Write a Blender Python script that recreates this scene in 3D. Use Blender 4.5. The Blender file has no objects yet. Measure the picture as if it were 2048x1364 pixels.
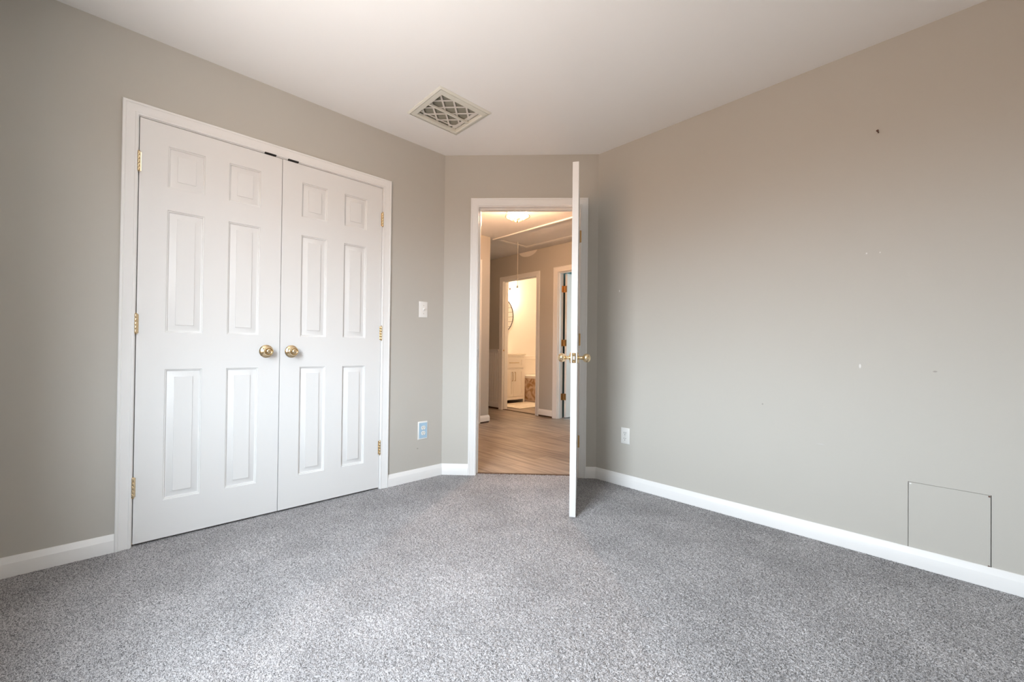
import bpy, bmesh, math, random
import numpy as np
from mathutils import Vector, Matrix
random.seed(7)
C = bpy.context.scene.collection
S = bpy.context.scene

# ------------------------------------------------------------------ camera
H = 2.44                                   # ceiling height
XL, YD, XD, YR = -2.5989, 1.8358, -1.7734, 2.6613   # left wall, ends of the diagonal wall, right wall
cam = bpy.data.cameras.new('camera')
cam.sensor_width = 36.0
cam.lens = 825.107 / 2048 * 36.0
cam.shift_x = 32.095 / 2048
cam.shift_y = 11.135 / 2048
cam.clip_start = 0.02
camo = bpy.data.objects.new('camera', cam)
C.objects.link(camo)
yaw, pitch, roll = math.radians(47.44083611), math.radians(0.45894342), math.radians(0.66361302)
F = Vector((-math.sin(yaw) * math.cos(pitch), math.cos(yaw) * math.cos(pitch), math.sin(pitch)))
r0 = Vector((math.cos(yaw), math.sin(yaw), 0)); u0 = r0.cross(F)
rr = r0 * math.cos(roll) + u0 * math.sin(roll)
uu = -r0 * math.sin(roll) + u0 * math.cos(roll)
M = Matrix((rr, uu, -F)).transposed().to_4x4()
M.translation = Vector((0, 0, 0.95317))
camo.matrix_world = M
S.camera = camo

# ------------------------------------------------------------------ light, exposure
S.view_settings.view_transform = 'Standard'
S.view_settings.look = 'None'
S.view_settings.exposure = 0.0
S.view_settings.gamma = 1.0
S.view_settings.use_curve_mapping = False
try:
    S.cycles.max_bounces = 10
    S.cycles.diffuse_bounces = 7
    S.cycles.caustics_reflective = False
    S.cycles.caustics_refractive = False
    S.cycles.sample_clamp_indirect = 20.0
except Exception:
    pass

# outdoors as the window sees it: bright overcast sky, an added dim warm band below the horizon for the upper walls, an added bright neutral band under it for the ceiling
SKY = (0.87, 0.97, 1.06); SKY_STRENGTH = 34.0
FAR = (1.0, 0.58, 0.32); FAR_STRENGTH = 8.0
NEAR = (1.0, 0.97, 0.94); NEAR_STRENGTH = 25.0
W = bpy.data.worlds.new('sky'); S.world = W; W.use_nodes = True
wn, wl = W.node_tree.nodes, W.node_tree.links
wn.clear()
wo = wn.new('ShaderNodeOutputWorld'); wb = wn.new('ShaderNodeBackground')
tc = wn.new('ShaderNodeTexCoord'); sp = wn.new('ShaderNodeSeparateXYZ')
wl.new(tc.outputs['Generated'], sp.inputs[0])
def band(prev, col, strength, z0, z1):
    mr = wn.new('ShaderNodeMapRange'); mx = wn.new('ShaderNodeMix'); mx.data_type = 'RGBA'
    mr.inputs['From Min'].default_value = z0; mr.inputs['From Max'].default_value = z1
    wl.new(sp.outputs[2], mr.inputs['Value']); wl.new(mr.outputs['Result'], mx.inputs['Factor'])
    if hasattr(prev, 'is_linked'): wl.new(prev, mx.inputs[6])
    else: mx.inputs[6].default_value = prev
    mx.inputs[7].default_value = tuple(c * strength for c in col) + (1,)
    return mx.outputs[2]
c0 = tuple(c * NEAR_STRENGTH for c in NEAR) + (1,)
c1 = band(c0, FAR, FAR_STRENGTH, -0.62, -0.32)
c2 = band(c1, SKY, SKY_STRENGTH, -0.05, 0.15)
wl.new(c2, wb.inputs[0]); wb.inputs[1].default_value = 1.0
wl.new(wb.outputs[0], wo.inputs[0])

YB = -0.40                                  # rear wall with the bedroom window
WX0, WX1, WZ0, WZ1 = -1.35, -0.45, 0.70, 2.10

def area(name, loc, rot, sx, sy, power=1, col=(1, 1, 1), portal=False):
    l = bpy.data.lights.new(name, 'AREA'); l.shape = 'RECTANGLE'; l.size = sx; l.size_y = sy
    l.energy = power; l.color = col
    if portal: l.cycles.is_portal = True
    o = bpy.data.objects.new(name, l); o.location = loc; o.rotation_euler = rot; C.objects.link(o)
    return o
# portal in the bedroom window: lets the sky in
area('window_portal', ((WX0 + WX1) / 2, YB - 0.09, (WZ0 + WZ1) / 2), (math.radians(90), 0, 0), WX1 - WX0, WZ1 - WZ0, 1, portal=True)
# daylight through the window of the room beyond the hall
area('far_room_daylight', (-2.2, 7.3, 1.5), (math.radians(-90), 0, 0), 1.4, 1.2, 60, (0.80, 0.95, 1.0))

# ------------------------------------------------------------------ materials
def mat(name, col, rough=0.5, metal=0.0, **kw):
    m = bpy.data.materials.new(name); m.use_nodes = True
    b = m.node_tree.nodes['Principled BSDF']
    b.inputs['Base Color'].default_value = (*col, 1); b.inputs['Roughness'].default_value = rough
    b.inputs['Metallic'].default_value = metal
    for k, v in kw.items(): b.inputs[k].default_value = v
    return m
def nodes(m):
    return m.node_tree.nodes, m.node_tree.links, m.node_tree.nodes['Principled BSDF']
def bump(m, scale, strength, dist=0.002, detail=3.0):
    n, l, b = nodes(m)
    t = n.new('ShaderNodeTexCoord'); x = n.new('ShaderNodeTexNoise'); bp = n.new('ShaderNodeBump')
    x.inputs['Scale'].default_value = scale; x.inputs['Detail'].default_value = detail
    bp.inputs['Strength'].default_value = strength; bp.inputs['Distance'].default_value = dist
    l.new(t.outputs['Object'], x.inputs['Vector']); l.new(x.outputs[0], bp.inputs['Height']); l.new(bp.outputs[0], b.inputs['Normal'])
    return m
def spots(m, base, lst):
    """Small chips, smudges and specks with a shape and place of their own: (x, y, z, half sizes, colour)."""
    n, l, b = nodes(m)
    t = n.new('ShaderNodeTexCoord'); prev = None
    for (c, s, col, soft) in lst:
        v = n.new('ShaderNodeVectorMath'); v.operation = 'SUBTRACT'; v.inputs[1].default_value = c
        d = n.new('ShaderNodeVectorMath'); d.operation = 'DIVIDE'; d.inputs[1].default_value = s
        g = n.new('ShaderNodeVectorMath'); g.operation = 'LENGTH'
        r = n.new('ShaderNodeMapRange'); r.inputs['From Min'].default_value = 1.0; r.inputs['From Max'].default_value = soft
        k = n.new('ShaderNodeMix'); k.data_type = 'RGBA'
        l.new(t.outputs['Object'], v.inputs[0]); l.new(v.outputs[0], d.inputs[0]); l.new(d.outputs[0], g.inputs[0])
        l.new(g.outputs['Value'], r.inputs['Value']); l.new(r.outputs['Result'], k.inputs['Factor'])
        if prev is None: k.inputs[6].default_value = (*base, 1)
        else: l.new(prev, k.inputs[6])
        k.inputs[7].default_value = (*col, 1); prev = k.outputs[2]
    l.new(prev, b.inputs['Base Color'])

GREIGE = (0.525, 0.505, 0.462)
m_wall = bump(mat('greige_wall_paint', GREIGE, 0.75), 260, 0.08, 0.001)
m_wallR = bump(mat('greige_wall_paint_marked', GREIGE, 0.75), 260, 0.08, 0.001)
WH = (0.75, 0.74, 0.72); GY = (0.36, 0.33, 0.30)
spots(m_wallR, GREIGE, [
    ((-1.5886, YR, 1.3878), (0.005, .02, 0.010), WH, 0.6), ((-0.280, YR, 0.895), (0.005, .02, 0.013), WH, 0.5),
    ((-0.030, YR, 0.880), (0.009, .02, 0.005), GY, 0.4), ((-0.690, YR, 0.668), (0.005, .02, 0.006), GY, 0.4),
    ((-0.258, YR, 1.440), (0.004, .02, 0.005), WH, 0.5), ((-0.210, YR, 1.437), (0.003, .02, 0.004), WH, 0.5),
    ((-0.431, YR, 0.490), (0.020, .02, 0.003), (0.56, 0.55, 0.53), 0.4)])
m_wallL = bump(mat('greige_wall_paint_scuffed', GREIGE, 0.75), 260, 0.08, 0.001)
spots(m_wallL, GREIGE, [((XL, 1.622, 0.228), (.02, 0.010, 0.006), GY, 0.4)])
m_hallfar = bump(mat('greige_wall_paint_hall', GREIGE, 0.75), 260, 0.08, 0.001)
spots(m_hallfar, GREIGE, [((-4.255, 4.54, 2.465), (0.20, .05, 0.105), (0.84, 0.81, 0.77), 0.93)])
m_ceil = bump(mat('white_ceiling_paint', (0.88, 0.87, 0.86), 0.9), 180, 0.06, 0.001)
m_trim = mat('white_trim_paint', (0.84, 0.84, 0.835), 0.38)
m_door = bump(mat('white_door_paint', (0.785, 0.785, 0.78), 0.42), 400, 0.03, 0.0006)
m_brass = bump(mat('polished_brass', (0.83, 0.66, 0.42), 0.16, 1.0), 40, 0.02)
m_brassd = bump(mat('aged_brass', (0.52, 0.33, 0.15), 0.32, 1.0), 90, 0.05)
m_steel = mat('brushed_steel', (0.55, 0.54, 0.52), 0.35, 1.0)
m_black = mat('black_metal', (0.012, 0.010, 0.010), 0.5)
m_void = mat('dark_slot', (0.015, 0.014, 0.013), 0.8)
m_plastic = mat('white_plastic', (0.84, 0.84, 0.82), 0.35)
m_blue = mat('pale_blue_plastic', (0.42, 0.60, 0.74), 0.4)
m_vent = mat('cream_enamel', (0.74, 0.73, 0.66), 0.4)
m_pleat = bump(mat('grey_filter_media', (0.46, 0.44, 0.36), 0.95), 300, 0.2, 0.002)
m_card = mat('filter_card', (0.72, 0.68, 0.63), 0.8)
m_teal = bump(mat('teal_wall_paint', (0.16, 0.27, 0.26), 0.8), 260, 0.08, 0.001)
m_bath = bump(mat('cream_wall_paint', (0.82, 0.80, 0.75), 0.7), 260, 0.05, 0.001)
m_cab = mat('white_cabinet_paint', (0.84, 0.80, 0.74), 0.35)
m_counter = bump(mat('cream_counter', (0.82, 0.77, 0.68), 0.22), 60, 0.03)
m_gold = mat('gold_pull', (0.55, 0.40, 0.20), 0.3, 1.0)
m_tub = mat('white_enamel', (0.85, 0.82, 0.77), 0.08)
m_apron_refl = mat('apron_painted_reflection', (0.6, 0.4, 0.25), 0.12)  # tan and cream noise paints in the swirled reflection on the tub front
_n, _l, _b = nodes(m_apron_refl)
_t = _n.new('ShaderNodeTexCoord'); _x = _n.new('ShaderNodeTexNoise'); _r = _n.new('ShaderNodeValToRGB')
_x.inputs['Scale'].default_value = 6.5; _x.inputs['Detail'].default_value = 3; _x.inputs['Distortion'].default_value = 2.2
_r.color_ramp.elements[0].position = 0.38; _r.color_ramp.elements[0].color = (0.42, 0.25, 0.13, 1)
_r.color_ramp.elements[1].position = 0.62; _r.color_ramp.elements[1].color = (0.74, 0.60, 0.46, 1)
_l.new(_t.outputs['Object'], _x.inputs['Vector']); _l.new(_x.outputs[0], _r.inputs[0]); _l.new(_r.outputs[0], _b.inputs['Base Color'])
m_mirror = mat('mirror_glass', (0.92, 0.92, 0.92), 0.02, 1.0)
m_shoe = mat('brown_shoe_moulding', (0.10, 0.055, 0.03), 0.5)
m_mat = bump(mat('cream_cotton', (0.80, 0.74, 0.64), 0.95), 220, 0.8, 0.004)
m_cord = mat('white_cord', (0.75, 0.70, 0.62), 0.7)
m_nail = mat('rusty_nail', (0.14, 0.07, 0.05), 0.6, 0.4)
m_glass = mat('clear_glass', (1, 1, 1), 0.03, 0.0, **{'Transmission Weight': 1.0, 'IOR': 1.1})
m_seeded = bpy.data.materials.new('seeded_glass'); m_seeded.use_nodes = True
_n, _l = m_seeded.node_tree.nodes, m_seeded.node_tree.links
_n.remove(_n['Principled BSDF'])
_tr = _n.new('ShaderNodeBsdfTransparent'); _ts = _n.new('ShaderNodeBsdfTranslucent'); _mx = _n.new('ShaderNodeMixShader'); _nz = _n.new('ShaderNodeTexNoise'); _mr = _n.new('ShaderNodeMapRange')
_nz.inputs['Scale'].default_value = 60; _mr.inputs['From Min'].default_value = 0.42; _mr.inputs['From Max'].default_value = 0.62
_mr.inputs['To Min'].default_value = 0.04; _mr.inputs['To Max'].default_value = 0.24
_l.new(_nz.outputs[0], _mr.inputs['Value']); _l.new(_mr.outputs['Result'], _mx.inputs[0])
_l.new(_tr.outputs[0], _mx.inputs[1]); _l.new(_ts.outputs[0], _mx.inputs[2]); _l.new(_mx.outputs[0], _n['Material Output'].inputs[0])
_tr.inputs[0].default_value = (.97, .97, .97, 1); _ts.inputs[0].default_value = (.95, .93, .9, 1)
def emis(name, col, s):
    m = mat(name, (0.9, 0.85, 0.75), 0.4)
    b = m.node_tree.nodes['Principled BSDF']
    b.inputs['Emission Color'].default_value = (*col, 1); b.inputs['Emission Strength'].default_value = s
    return m
m_bulb = emis('lit_bulb', (1.0, 0.72, 0.42), 30)
m_bulb2 = emis('lit_vanity_bulb', (1.0, 0.78, 0.50), 30)

def carpet_mat(name):
    m = mat(name, (0.4, 0.4, 0.4), 0.95)
    n, l, b = nodes(m)
    t = n.new('ShaderNodeTexCoord')
    v = n.new('ShaderNodeTexVoronoi'); v.inputs['Scale'].default_value = 460
    no = n.new('ShaderNodeTexNoise'); no.inputs['Scale'].default_value = 500; no.inputs['Detail'].default_value = 2
    s = n.new('ShaderNodeSeparateColor'); a = n.new('ShaderNodeMath'); a.operation = 'ADD'
    h = n.new('ShaderNodeMath'); h.operation = 'MULTIPLY'; h.inputs[1].default_value = 0.55
    h2 = n.new('ShaderNodeMath'); h2.operation = 'MULTIPLY'; h2.inputs[1].default_value = 0.45
    r = n.new('ShaderNodeValToRGB')
    l.new(t.outputs['Object'], v.inputs['Vector']); l.new(t.outputs['Object'], no.inputs['Vector'])
    l.new(v.outputs['Color'], s.inputs[0]); l.new(s.outputs[0], h.inputs[0]); l.new(no.outputs[0], h2.inputs[0])
    l.new(h.outputs[0], a.inputs[0]); l.new(h2.outputs[0], a.inputs[1]); l.new(a.outputs[0], r.inputs[0])
    e = r.color_ramp.elements
    e[0].position = 0.20; e[0].color = (0.040, 0.039, 0.040, 1)
    e[1].position = 0.72; e[1].color = (0.60, 0.59, 0.60, 1)
    k = e.new(0.42); k.color = (0.27, 0.262, 0.268, 1)
    # the pile lies in brushed patches
    p = n.new('ShaderNodeTexNoise'); p.inputs['Scale'].default_value = 3.2; p.inputs['Detail'].default_value = 3
    q = n.new('ShaderNodeMapRange'); q.inputs['From Min'].default_value = 0.35; q.inputs['From Max'].default_value = 0.65
    q.inputs['To Min'].default_value = 0.84; q.inputs['To Max'].default_value = 1.08
    mm = n.new('ShaderNodeMix'); mm.data_type = 'RGBA'; mm.blend_type = 'MULTIPLY'; mm.inputs['Factor'].default_value = 1
    cc = n.new('ShaderNodeCombineColor')
    l.new(t.outputs['Object'], p.inputs['Vector']); l.new(p.outputs[0], q.inputs['Value'])
    for i in range(3): l.new(q.outputs['Result'], cc.inputs[i])
    l.new(r.outputs[0], mm.inputs[6]); l.new(cc.outputs[0], mm.inputs[7]); l.new(mm.outputs[2], b.inputs['Base Color'])
    b.inputs['Sheen Weight'].default_value = 0.15
    bp = n.new('ShaderNodeBump'); bp.inputs['Strength'].default_value = 0.6; bp.inputs['Distance'].default_value = 0.004
    l.new(a.outputs[0], bp.inputs['Height']); l.new(bp.outputs[0], b.inputs['Normal'])
    return m
m_carpet = carpet_mat('grey_heather_carpet')

def plank_mat():
    m = mat('oak_vinyl_plank', (0.3, 0.2, 0.1), 0.42)
    n, l, b = nodes(m)
    t = n.new('ShaderNodeTexCoord')
    br = n.new('ShaderNodeTexBrick'); br.inputs['Scale'].default_value = 1.0
    br.inputs['Mortar Size'].default_value = 0.0012; br.inputs['Brick Width'].default_value = 1.22; br.inputs['Row Height'].default_value = 0.18
    br.inputs['Color1'].default_value = (0.37, 0.31, 0.255, 1); br.inputs['Color2'].default_value = (0.265, 0.215, 0.17, 1)
    br.inputs['Mortar'].default_value = (0.10, 0.065, 0.04, 1); br.offset = 0.37
    mp = n.new('ShaderNodeMapping'); mp.inputs['Scale'].default_value = (0.9, 10, 1)
    g = n.new('ShaderNodeTexNoise'); g.inputs['Scale'].default_value = 2.2; g.inputs['Detail'].default_value = 6; g.inputs['Distortion'].default_value = 0.6
    q = n.new('ShaderNodeMapRange'); q.inputs['From Min'].default_value = 0.3; q.inputs['From Max'].default_value = 0.7
    q.inputs['To Min'].default_value = 0.55; q.inputs['To Max'].default_value = 1.32
    cc = n.new('ShaderNodeCombineColor'); mm = n.new('ShaderNodeMix'); mm.data_type = 'RGBA'; mm.blend_type = 'MULTIPLY'; mm.inputs['Factor'].default_value = 1
    l.new(t.outputs['Object'], br.inputs['Vector']); l.new(t.outputs['Object'], mp.inputs['Vector']); l.new(mp.outputs[0], g.inputs['Vector'])
    l.new(g.outputs[0], q.inputs['Value'])
    for i in range(3): l.new(q.outputs['Result'], cc.inputs[i])
    l.new(br.outputs['Color'], mm.inputs[6]); l.new(cc.outputs[0], mm.inputs[7]); l.new(mm.outputs[2], b.inputs['Base Color'])
    return m
m_plank = plank_mat()

# ------------------------------------------------------------------ mesh helpers
class MB:
    def __init__(self, xf=None):
        self.v = []; self.f = []; self.xf = xf
    def add(self, vs, fs):
        o = len(self.v)
        self.v += [tuple(self.xf(*p)) if self.xf else tuple(p) for p in vs]
        self.f += [tuple(i + o for i in q) for q in fs]
        return self
    def box(self, x0, x1, y0, y1, z0, z1):
        vs = [(x, y, z) for x in (x0, x1) for y in (y0, y1) for z in (z0, z1)]
        return self.add(vs, [(0, 1, 3, 2), (4, 6, 7, 5), (0, 4, 5, 1), (2, 3, 7, 6), (0, 2, 6, 4), (1, 5, 7, 3)])
    def prism(self, poly, z0, z1):
        n = len(poly)
        vs = [(x, y, z0) for x, y in poly] + [(x, y, z1) for x, y in poly]
        fs = [tuple(range(n)), tuple(range(n, 2 * n))] + [(i, (i + 1) % n, n + (i + 1) % n, n + i) for i in range(n)]
        return self.add(vs, fs)
    def loft(self, rings, closed=True, caps=True):
        """rings: lists of equally many points."""
        n = len(rings[0]); vs = [p for r in rings for p in r]; fs = []
        for a in range(len(rings) - 1):
            for i in range(n if closed else n - 1):
                j = (i + 1) % n
                fs.append((a * n + i, a * n + j, (a + 1) * n + j, (a + 1) * n + i))
        if caps: fs += [tuple(range(n)), tuple(range((len(rings) - 1) * n, len(rings) * n))]
        return self.add(vs, fs)
    def lathe(self, c, ax, prof, n=32):
        """prof: (radius, distance along ax)."""
        ax = Vector(ax).normalized(); a = ax.orthogonal().normalized(); b = ax.cross(a); c = Vector(c)
        rings = [[c + ax * d + (a * math.cos(2 * math.pi * k / n) + b * math.sin(2 * math.pi * k / n)) * max(r, 1e-5) for k in range(n)] for r, d in prof]
        return self.loft(rings)
    def tube(self, pts, r, n=10, closed=False):
        pts = [Vector(p) for p in pts]; rings = []
        m = len(pts)
        prev = None
        for i, p in enumerate(pts):
            t = (pts[(i + 1) % m] - pts[i - 1]) if closed else (pts[min(i + 1, m - 1)] - pts[max(i - 1, 0)])
            t.normalize()
            a = t.orthogonal().normalized() if prev is None else (prev - t * prev.dot(t)).normalized()
            prev = a; b = t.cross(a)
            rings.append([p + (a * math.cos(2 * math.pi * k / n) + b * math.sin(2 * math.pi * k / n)) * r for k in range(n)])
        if closed: rings.append(rings[0])
        return self.loft(rings, caps=not closed)
    def sphere(self, c, r, n=20, sz=1.0):
        return self.lathe(c, (0, 0, 1), [(r * math.sin(math.pi * k / n), -r * sz * math.cos(math.pi * k / n)) for k in range(n + 1)], n * 2)

ORG = {}
def obj(name, mb, m, parent=None, smooth=35, bevel=0.0):
    me = bpy.data.meshes.new(name)
    org = ORG.get(parent.name, Vector((0, 0, 0))) if parent else Vector((0, 0, 0))
    me.from_pydata([tuple(Vector(p) - org) for p in mb.v], [], mb.f)
    bm = bmesh.new(); bm.from_mesh(me)
    bmesh.ops.remove_doubles(bm, verts=bm.verts, dist=1e-6)
    bmesh.ops.recalc_face_normals(bm, faces=bm.faces); bm.to_mesh(me); bm.free()
    me.shade_smooth(); me.set_sharp_from_angle(angle=math.radians(smooth))
    me.materials.append(m)
    o = bpy.data.objects.new(name, me); C.objects.link(o)
    if parent: o.parent = parent
    ORG[o.name] = org
    if bevel:
        b = o.modifiers.new('bevel', 'BEVEL'); b.width = bevel; b.segments = 2; b.limit_method = 'ANGLE'
    return o
def tag(o, label, cat, kind=None, group=None):
    o['label'] = label; o['category'] = cat
    if kind: o['kind'] = kind
    if group: o['group'] = group
    return o
def thing(name, loc, label, cat, kind=None, group=None):
    o = bpy.data.objects.new(name, None); C.objects.link(o); o.location = loc; o.empty_display_size = 0.05
    ORG[o.name] = Vector(loc)
    return tag(o, label, cat, kind, group)
def struct(name, mb, m, label, cat, **k):
    return tag(obj(name, mb, m, **k), label, cat, 'structure')

s2 = math.sqrt(0.5)
A = Vector((XL, YD)); T = Vector((s2, s2)); N = Vector((s2, -s2)); L = (XD - XL) / s2
def xf_diag(u, d, z): p = A + T * u + N * d; return (p.x, p.y, z)
def xf_left(y, d, z): return (XL + d, y, z)
def xf_far(x, d, z): return (x, 4.54 - d, z)          # hall far wall, faces -y
TH = 0.115; tq = TH * math.tan(math.radians(22.5))

# ------------------------------------------------------------------ shell of the bedroom
b = MB()
CY0, CY1, CZ = 0.045, 1.340, 2.066                    # rough opening of the closet
b.box(XL - TH, XL, YB - TH, CY0, 0, H); b.box(XL - TH, XL, CY0, CY1, CZ, H)
b.prism([(XL, CY1), (XL, YD), (XL - TH, YD + tq), (XL - TH, CY1)], 0, H)
struct('wall_left', b, m_wallL, 'greige wall holding the white double closet doors', 'wall')

DU0, DU1, DZ = 0.246, 1.046, 2.058                    # rough opening of the bedroom door
b = MB()
def dpoly(u0, u1, m0=False, m1=False):
    p = [A + T * u0, A + T * u1]
    q = [A + T * (u1 + (tq if m1 else 0)) - N * TH, A + T * (u0 - (tq if m0 else 0)) - N * TH]
    return [(v.x, v.y) for v in p + q]
b.prism(dpoly(0, DU0, m0=True), 0, H); b.prism(dpoly(DU0, DU1), DZ, H); b.prism(dpoly(DU1, L, m1=True), 0, H)
struct('wall_diagonal', b, m_wall, 'narrow greige wall around the open bedroom doorway', 'wall')

RX = 0.75
PX0, PX1, PZ0, PZ1 = -0.1135, 0.1305, 0.060, 0.3765   # cut-out for the access panel
b = MB()
b.prism([(XD, YR), (PX0, YR), (PX0, YR + TH), (XD - tq, YR + TH)], 0, H)
b.box(PX0, PX1, YR, YR + TH, 0, PZ0); b.box(PX0, PX1, YR, YR + TH, PZ1, H); b.box(PX1, RX + TH, YR, YR + TH, 0, H)
b.box(PX0 - .02, PX1 + .02, YR + TH, YR + TH + .01, PZ0 - .02, PZ1 + .02)
struct('wall_right', b, m_wallR, 'long bare greige wall right of the open door', 'wall')

b = MB()
b.box(XL - TH, WX0, YB - 0.10, YB, 0, H); b.box(WX1, RX + TH, YB - 0.10, YB, 0, H)
b.box(WX0, WX1, YB - 0.10, YB, 0, WZ0); b.box(WX0, WX1, YB - 0.10, YB, WZ1, H)
struct('wall_rear', b, m_wall, 'greige wall with the window behind the camera', 'wall')
b = MB().box(RX, RX + TH, YB, YR, 0, H)
struct('wall_side', b, m_wall, 'greige wall beside the camera, opposite the closet', 'wall')
# window frame (behind the camera)
b = MB(); y0, y1 = YB - 0.09, YB - 0.055
for (x0, x1, z0, z1) in ((WX0, WX0 + .05, WZ0, WZ1), (WX1 - .05, WX1, WZ0, WZ1), (WX0 + .05, WX1 - .05, WZ0, WZ0 + .05), (WX0 + .05, WX1 - .05, WZ1 - .05, WZ1),
                         (WX0 + .05, WX1 - .05, (WZ0 + WZ1) / 2 - .02, (WZ0 + WZ1) / 2 + .02)):
    b.box(x0, x1, y0, y1, z0, z1)
struct('window_1', b, m_trim, 'white window behind the camera that lights the bedroom', 'window')

# ceilings
VX0, VX1, VY0, VY1 = -2.275, -1.945, 1.342, 1.690     # hole for the return-air grille
b = MB(); e = 0.04
xa, ya = XL - e, YR + e
b.box(xa, RX + e, YB - e, VY0, H, H + .1); b.box(xa, VX0, VY0, VY1, H, H + .1); b.box(VX1, RX + e, VY0, VY1, H, H + .1)
dl = e * math.tan(math.radians(22.5))
b.prism([(xa, VY1), (RX + e, VY1), (RX + e, ya), (XD - dl, ya), (xa, YD + dl)], H, H + .1)
b.box(VX0 - .02, VX1 + .02, VY0 - .02, VY1 + .02, H + .1, H + .11)
struct('ceiling', b, m_ceil, 'smooth white bedroom ceiling with one air grille', 'ceiling')
HX0, HX1, HY0, HY1 = -4.06, -2.66, 3.75, 4.30         # hole of the attic hatch
b = MB()
b.prism([(-4.25, 1.9), (-4.25, HY0), (-1.0, HY0), (-1.0, ya), (XD - dl, ya), (xa, YD + dl), (xa, 1.9)], H, H + .1)
b.box(-4.25, HX0, HY0, HY1, H, H + .1); b.box(HX1, -1.0, HY0, HY1, H, H + .1)
b.box(-4.25, -1.0, HY1, 7.4, H, H + .1); b.box(-7.0, -4.25, 3.4, 7.4, H, H + .1)
b.box(-1.0, RX + e, ya, 7.4, H, H + .1); b.box(-4.25, xa, YB - .2, 1.9, H, H + .1)
b.box(HX0 - .03, HX1 + .03, HY0 - .03, HY1 + .03, H + .1, H + .11)
struct('ceiling', b, m_ceil, 'white hallway ceiling around the attic hatch', 'ceiling')

# floors: carpet pile as a fine relief, planks in the hall
def carpet():
    st = 0.0038
    xs = np.arange(XL - 0.02, RX + 0.02, st); ys = np.arange(YB - 0.02, YR + 0.02, st)
    rng = np.random.default_rng(3)
    X, Y = np.meshgrid(xs, ys, indexing='ij')
    Z = rng.uniform(-0.0040, 0.0035, X.shape) - 0.001
    X = X + rng.uniform(-.0013, .0013, X.shape); Y = Y + rng.uniform(-.0013, .0013, X.shape)
    nx, ny = X.shape
    idx = np.arange(nx * ny).reshape(nx, ny)
    q = np.stack([idx[:-1, :-1], idx[1:, :-1], idx[1:, 1:], idx[:-1, 1:]], -1).reshape(-1, 4)
    cx, cy = X.ravel()[q].mean(1), Y.ravel()[q].mean(1)
    dn = (cx - A.x) * N.x + (cy - A.y) * N.y; un = (cx - A.x) * T.x + (cy - A.y) * T.y
    q = q[(dn > 0.004) | ((dn > -0.045) & (un > DU0 + .005) & (un < DU1 - .005))]
    used = np.unique(q); re = np.full(nx * ny, -1); re[used] = np.arange(len(used))
    V = np.stack([X.ravel(), Y.ravel(), Z.ravel()], -1)[used]; q = re[q]
    me = bpy.data.meshes.new('floor')
    me.vertices.add(len(V)); me.vertices.foreach_set('co', V.astype(np.float32).ravel())
    me.loops.add(q.size); me.loops.foreach_set('vertex_index', q.astype(np.int32).ravel())
    me.polygons.add(len(q)); me.polygons.foreach_set('loop_start', np.arange(0, q.size, 4, dtype=np.int32))
    me.update(calc_edges=True); me.validate()
    me.materials.append(m_carpet)
    o = bpy.data.objects.new('floor', me); C.objects.link(o)
    return tag(o, 'grey speckled carpet covering the bedroom floor', 'carpet', 'structure')
carpet()
pp = A - N * 0.045; p1 = pp + T * (DU0 - .1); p2 = pp + T * (DU1 + .1)
b = MB().prism([(-4.25, 1.9), (XL - TH, 1.9), (p1.x, p1.y), (p2.x, p2.y), (p2.x, YR + .06), (RX, YR + .06), (RX, 4.60), (-4.03, 4.60), (-4.03, 6.55), (-6.2, 6.55), (-6.2, 3.4), (-4.25, 3.4)], -0.06, -0.001)
struct('floor', b, m_plank, 'brown wood-look plank floor of the hallway', 'floor')
b = MB().box(-4.0, -1.4, 4.60, 7.4, -0.06, -0.001)
struct('floor', b, m_carpet, 'grey carpet behind the far right hallway door', 'floor')
b = MB().box(XL - 0.8, XL - .01, YB, YD, -0.06, -0.008)
struct('floor', b, m_carpet, 'grey carpet strip under the closet doors', 'floor')
# closet box behind the doors
b = MB().box(-3.32, -3.22, YB - TH, YD + .2, 0, H); b.box(-3.22, XL - TH, CY1 + .12, CY1 + .2, 0, H); b.box(-3.22, XL - TH, CY0 - .2, CY0 - .12, 0, H); b.box(-3.22, XL - TH, CY0 - .2, CY1 + .2, CZ + .05, CZ + .1)
struct('wall_closet', b, m_wall, 'dark inside of the closet behind its doors', 'wall')

# ------------------------------------------------------------------ hall, bathroom, far room shells
FY = 4.54; FT = 0.115
BX0, BX1, BZ = -4.785, -4.075, 2.048                  # bathroom doorway
TX0, TX1 = -3.668, -2.92                              # far right doorway
b = MB()
b.box(-6.2, BX0 - .018, FY, FY + FT, 0, H); b.box(BX0 - .018, BX1 + .018, FY, FY + FT, BZ + .018, H); b.box(BX1 + .018, TX0 - .018, FY, FY + FT, 0, H)
b.box(TX0 - .018, TX1 + .018, FY, FY + FT, BZ + .018, H); b.box(TX1 + .018, RX, FY, FY + FT, 0, H)
struct('wall_hall_far', b, m_hallfar, 'hallway wall with bathroom doorway and unpainted patch under the ceiling', 'wall')
HLX = -4.07
b = MB(); b.box(HLX - .12, HLX, 1.9, 2.66, 0, H); b.box(HLX - .12, HLX, 2.66, 3.412, 2.06, H); b.box(HLX - .12, HLX, 3.412, 3.615, 0, H)
struct('wall_hall_left', b, m_wall, 'short warm-lit hallway wall just inside the doorway', 'wall')
b = MB(); b.box(-6.2, HLX - .12, 3.3, 3.42, 0, H); b.box(-6.3, -6.2, 3.3, 4.7, 0, H)
struct('wall_hall_recess', b, m_wall, 'side of the hallway recess left of the bathroom', 'wall')
b = MB(); b.box(HLX - .12, -3.22, 1.8, 1.9, 0, H); b.box(RX, RX + .1, YR + TH, FY + .1, 0, H)
struct('wall_hall_end', b, m_wall, 'closing wall at the end of the hallway', 'wall')
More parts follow.
